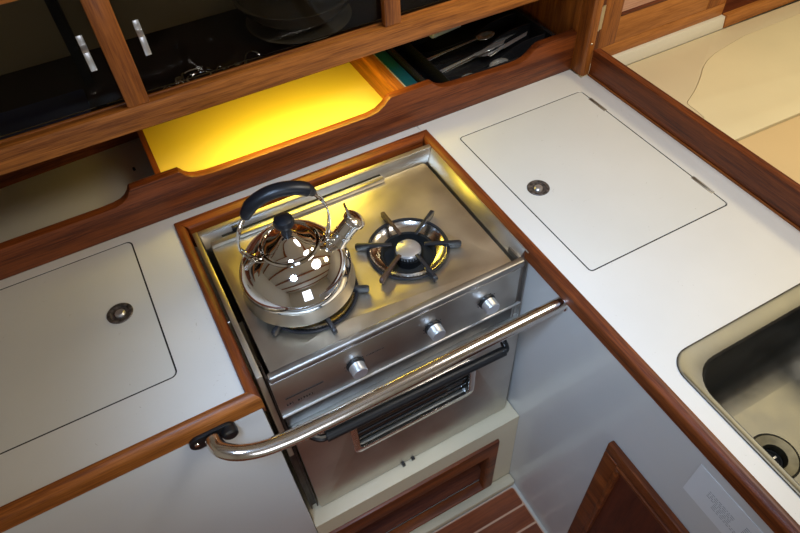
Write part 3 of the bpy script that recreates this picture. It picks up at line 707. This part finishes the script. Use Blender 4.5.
lk = thing('side_locker', 'orange teak locker with paler panelled door beyond the corner post', 'locker', (1.24, 1.0, -.014))
ld = obj('door', B(1.044, 1.470, 1.0005, 1.018, .020, .088), W['lock'], lk, bevel=.002)
obj('stile', B(1.043, 1.101, .9995, 1.018, .0205, .62), W['oraz'], ld, bevel=.002)
obj('stile', B(1.405, 1.475, .9995, 1.018, .0205, .62), W['oraz'], ld, bevel=.002)
obj('bead', B(1.102, 1.404, 1.0000, 1.012, .0885, .096), W['drkx'], ld, bevel=.002)
obj('panel', B(1.102, 1.404, 1.006, 1.014, .0965, .62), W['cane'], ld, smooth=False, label='paler pinkish panel')
hg = B(1.016, 1.040, .9945, .9972, .078, .137); tube(hg, [(1.028, .9945, .078), (1.028, .9945, .137)], .0040, 10)
obj('hinge', hg, SS, ld, bevel=.0005)
obj('skirting_board', B(.9850, 1.476, 1.0005, 1.03, -.014, .0195), W['lock'], lk, bevel=.001)
obj('door_jamb', B(.9850, 1.0415, .9975, 1.03, .020, .62), W['redz'], lk, smooth=False)
tag(obj('white_batten', hexa(BM(), [(.9850, .985, -.0472), (1.480, .985, -.0472), (1.480, 1.03, -.0472), (.9850, 1.03, -.0472)], [(.9850, .990, -.0145), (1.480, .990, -.0145), (1.480, 1.03, -.0145), (.9850, 1.03, -.0145)]), plain('white_paint', (.74, .70, .60), rough=.4), bevel=.001, loc=(1.2, 1.0, -.04)), 'white painted batten between settee back and locker door', 'batten')
ss_ = thing('side_shelf', 'dark open mahogany shelf right of the locker above the settee', 'shelf', (1.9, 1.1, -.05))
obj('shelf_edge', B(1.4815, 2.4, .985, 1.003, -.047, -.012), W['lock'], ss_, bevel=.002)
obj('back_board', B(1.4815, 2.4, 1.20, 1.22, -.05, .6), W['drkx'], ss_, smooth=False)
obj('shelf_board', B(1.4815, 2.4, 1.0035, 1.1995, -.04, -.03), W['drkx'], ss_, smooth=False)

# settee
def pad(name, loop, z0, z1, mat, lab, bev=.014):
    t = thing(name, lab, 'cushion', (sum(p[0] for p in loop) / len(loop), sum(p[1] for p in loop) / len(loop), z0))
    obj('cover', plate(loop, [], z0, z1), mat, t, bevel=bev, seg=4)
    return t
seam_c = [(1.149, .728), (1.154, .760), (1.158, .788), (1.190, .806), (1.219, .822), (1.262, .850), (1.305, .881), (1.350, .902), (1.400, .914), (1.50, .930)]
sc_pts = [(p.x, p.y) for p in smooth_pts([(*p, 0) for p in seam_c], 4)]
c1 = pad('settee_cushion', [(1.02, .640), (1.15, .6345), (2.3, .600), (2.3, .935)] + sc_pts[::-1] + [(1.10, .69), (1.02, .68)], -.20, -.047, CUSH, 'cream settee back cushion with a curved edge seam, behind the dark fiddle board', bev=.002)
obj('side_gusset', plate([(1.02, .6815), (1.099, .6915)] + [(x - .0006, y_ + .0008) for x, y_ in sc_pts] + [(2.3, .9365), (2.3, .972), (1.8, .980), (1.45, .9845), (1.02, .9845)], [], -.20, -.0480), CUSHG, c1, bevel=.003, seg=3, label='cream vinyl side panel of the cushion, shade put into its colour')
pad('settee_cushion', [(1.02, -.6), (2.3, -.6), (2.3, .596), (1.15, .6305), (1.02, .636)], -.22, -.049, CUSHB, 'tan settee seat cushion in front of the cream back cushion', bev=.004)
st_ = thing('settee', 'white settee base under the cushions beyond the fiddle board', 'settee', (1.6, .2, FZ))
obj('base', B(1.0045, 2.3, -.6, .984, FZ, -.221), GEL, st_, smooth=False)

# ------------------------------------------------------------------ sink
sk = thing('galley_sink', 'stainless steel sink let into the right worktop', 'sink', (.77, -.08, -.17))
def loopz(x0, x1, y0, y1, r, z, n=8): return [Vector((a, b, z)) for a, b in rrect(x0, x1, y0, y1, r, n)]
so, si = (.5795, .966, -.426, .2735, .040), (.5935, .940, -.39, .239, .044)
def rings(bm, loops, capend=False):
    vs = [[bm.verts.new(p) for p in l] for l in loops]; n = len(vs[0])
    for a, b in zip(vs, vs[1:]):
        for k in range(n): bm.faces.new((a[k], a[(k + 1) % n], b[(k + 1) % n], b[k]))
    return vs
def inset(s, d, r, z): return loopz(s[0] + d, s[1] - d, s[2] + d, s[3] - d, r, z)
bm = BM()
rings(bm, [inset(so, .002, .038, .0002), inset(so, 0, .040, .0010), inset(so, 0.0008, .040, .0026), inset(so, .003, .038, .0032), inset(so, .006, .036, .0022), inset(si, -.006, .056, .0016), inset(si, -.002, .054, .0018), inset(si, .001, .052, -.0012)])
obj('rim', bm, SINK, sk)
DC = (.7035, .0965); DR = .0385
bm = BM(); lp = []
for d, r, z in ((.001, .052, -.0012), (.003, .051, -.006), (.006, .05, -.05), (.010, .05, -.110), (.014, .052, -.128), (.022, .052, -.142), (.036, .05, -.1495), (.060, .045, -.1525)):
    lp.append(inset(si, d, r, z))
vs = rings(bm, lp)
# floor of the basin with the drain hole
fl = plate([(p.x, p.y) for p in lp[-1]], [[(DC[0] + DR * math.cos(2 * PI * k / 40), DC[1] + DR * math.sin(2 * PI * k / 40)) for k in range(40)]], -.1540, -.1525)
me_ = bpy.data.meshes.new('t'); fl.to_mesh(me_); bm.from_mesh(me_); fl.free(); bpy.data.meshes.remove(me_)
obj('basin', bm, SINK, sk)
dn = obj('drain_flange', lathe(BM(), [(.0385, -.1535), (.0385, -.1515), (.0365, -.1505), (.0215, -.1525), (.0195, -.156), (.0190, -.171), (.0, -.171)], (*DC, 0), 48), plain('worn_drain_steel', (.12, .11, .08), rough=.5, metal=1, noise=.3, nscale=50), sk)
obj('drain_rubber', lathe(BM(), [(.0385, -.1530), (.0402, -.1530), (.0402, -.1512), (.0386, -.1508)], (*DC, 0), 48), BLK, dn)
obj('strainer_cup', lathe(BM(), [(0, -.1705), (.0145, -.1705), (.0165, -.167), (.0186, -.166)], (*DC, 0), 36), BLKV, dn)
xb = BM(); box(xb, DC[0] - .0135, DC[0] + .0135, DC[1] - .0016, DC[1] + .0016, -.1702, -.1675); box(xb, DC[0] - .0016, DC[0] + .0016, DC[1] - .0135, DC[1] + .0135, -.1702, -.1675)
obj('strainer_cross', xb, SSD, dn)

# ------------------------------------------------------------------ lights
def area(name, loc, target, size, power, col, sy=None):
    l = bpy.data.lights.new(name, 'AREA'); l.shape = 'ELLIPSE' if 'hatch' in name or 'cabin' in name else 'RECTANGLE'; l.size = size; l.size_y = sy or size; l.energy = power; l.color = col
    o = bpy.data.objects.new(name, l); C.objects.link(o); o.location = loc
    d = Vector(target) - Vector(loc); o.rotation_euler = d.to_track_quat('-Z', 'Y').to_euler(); return o
area('companionway_daylight', (0, -1.78, .42), (.1, .5, -.1), .68, 5.2, (.90, .94, 1.0), 1.1)
area('hatch_daylight', (.95, .20, 1.19), (.85, .35, 0), .5, 8.6, (1.0, .97, .90))
area('forehatch_daylight', (-.20, -.05, 1.19), (.36, .50, -.1), .30, 2.6, (.50, .70, 1.0)).data.spread = math.radians(48)  # narrow bluish light aimed at the stove front, its source unseen
area('cabin_lamp', (1.75, .35, 1.15), (1.3, .7, 0), .3, 7, (1.0, .84, .48))
# warm strip lamp under the wall cabinet, above the middle bin
ul = thing('strip_light', 'warm yellow strip lamp fixed under the wall cabinet above the middle bin', 'lamp', (.32, 1.05, .2))
obj('housing', B(.06, .48, 1.030, 1.080, .2020, .2115), ALU, ul, bevel=.001)
obj('diffuser', B(.065, .475, 1.0320, 1.0780, .2000, .2018), emit('lamp_diffuser', (1.0, .70, .04), 4.0), ul, smooth=False)
area('bin_lamp', (.295, 1.055, .1975), (.295, 1.05, 0), .32, 1.1, (1.0, .79, .10), .04).data.spread = math.radians(150)

w = bpy.data.worlds.new('cabin_daylight'); sc.world = w; w.use_nodes = True
w.node_tree.nodes['Background'].inputs[0].default_value = (.75, .85, 1.0, 1)
w.node_tree.nodes['Background'].inputs[1].default_value = 1.2

# ------------------------------------------------------------------ camera (solved from the vanishing points)
Rw = [[0.8790589810247038, -0.3861669702345312, 0.2795181192329352],
      [-0.47493514929449215, -0.6588439737196423, 0.5834048527870959],
      [-0.0411328560186755, -0.6456002551043465, -0.7625669798531818]]   # rows: world axes; columns: right, down, forward
cam = bpy.data.cameras.new('camera'); co = bpy.data.objects.new('camera', cam); C.objects.link(co)
cam.sensor_width = 36; cam.lens = 620.1667 / 800 * 36; cam.clip_start = .02
M = Matrix([[Rw[i][0], -Rw[i][1], -Rw[i][2], (0, 0, .85)[i]] for i in range(3)] + [[0, 0, 0, 1]])
co.matrix_world = M
sc.camera = co
sc.view_settings.view_transform = 'Standard'; sc.view_settings.look = 'None'
sc.view_settings.gamma = 1; sc.view_settings.use_curve_mapping = False
sc.view_settings.exposure = 0.0
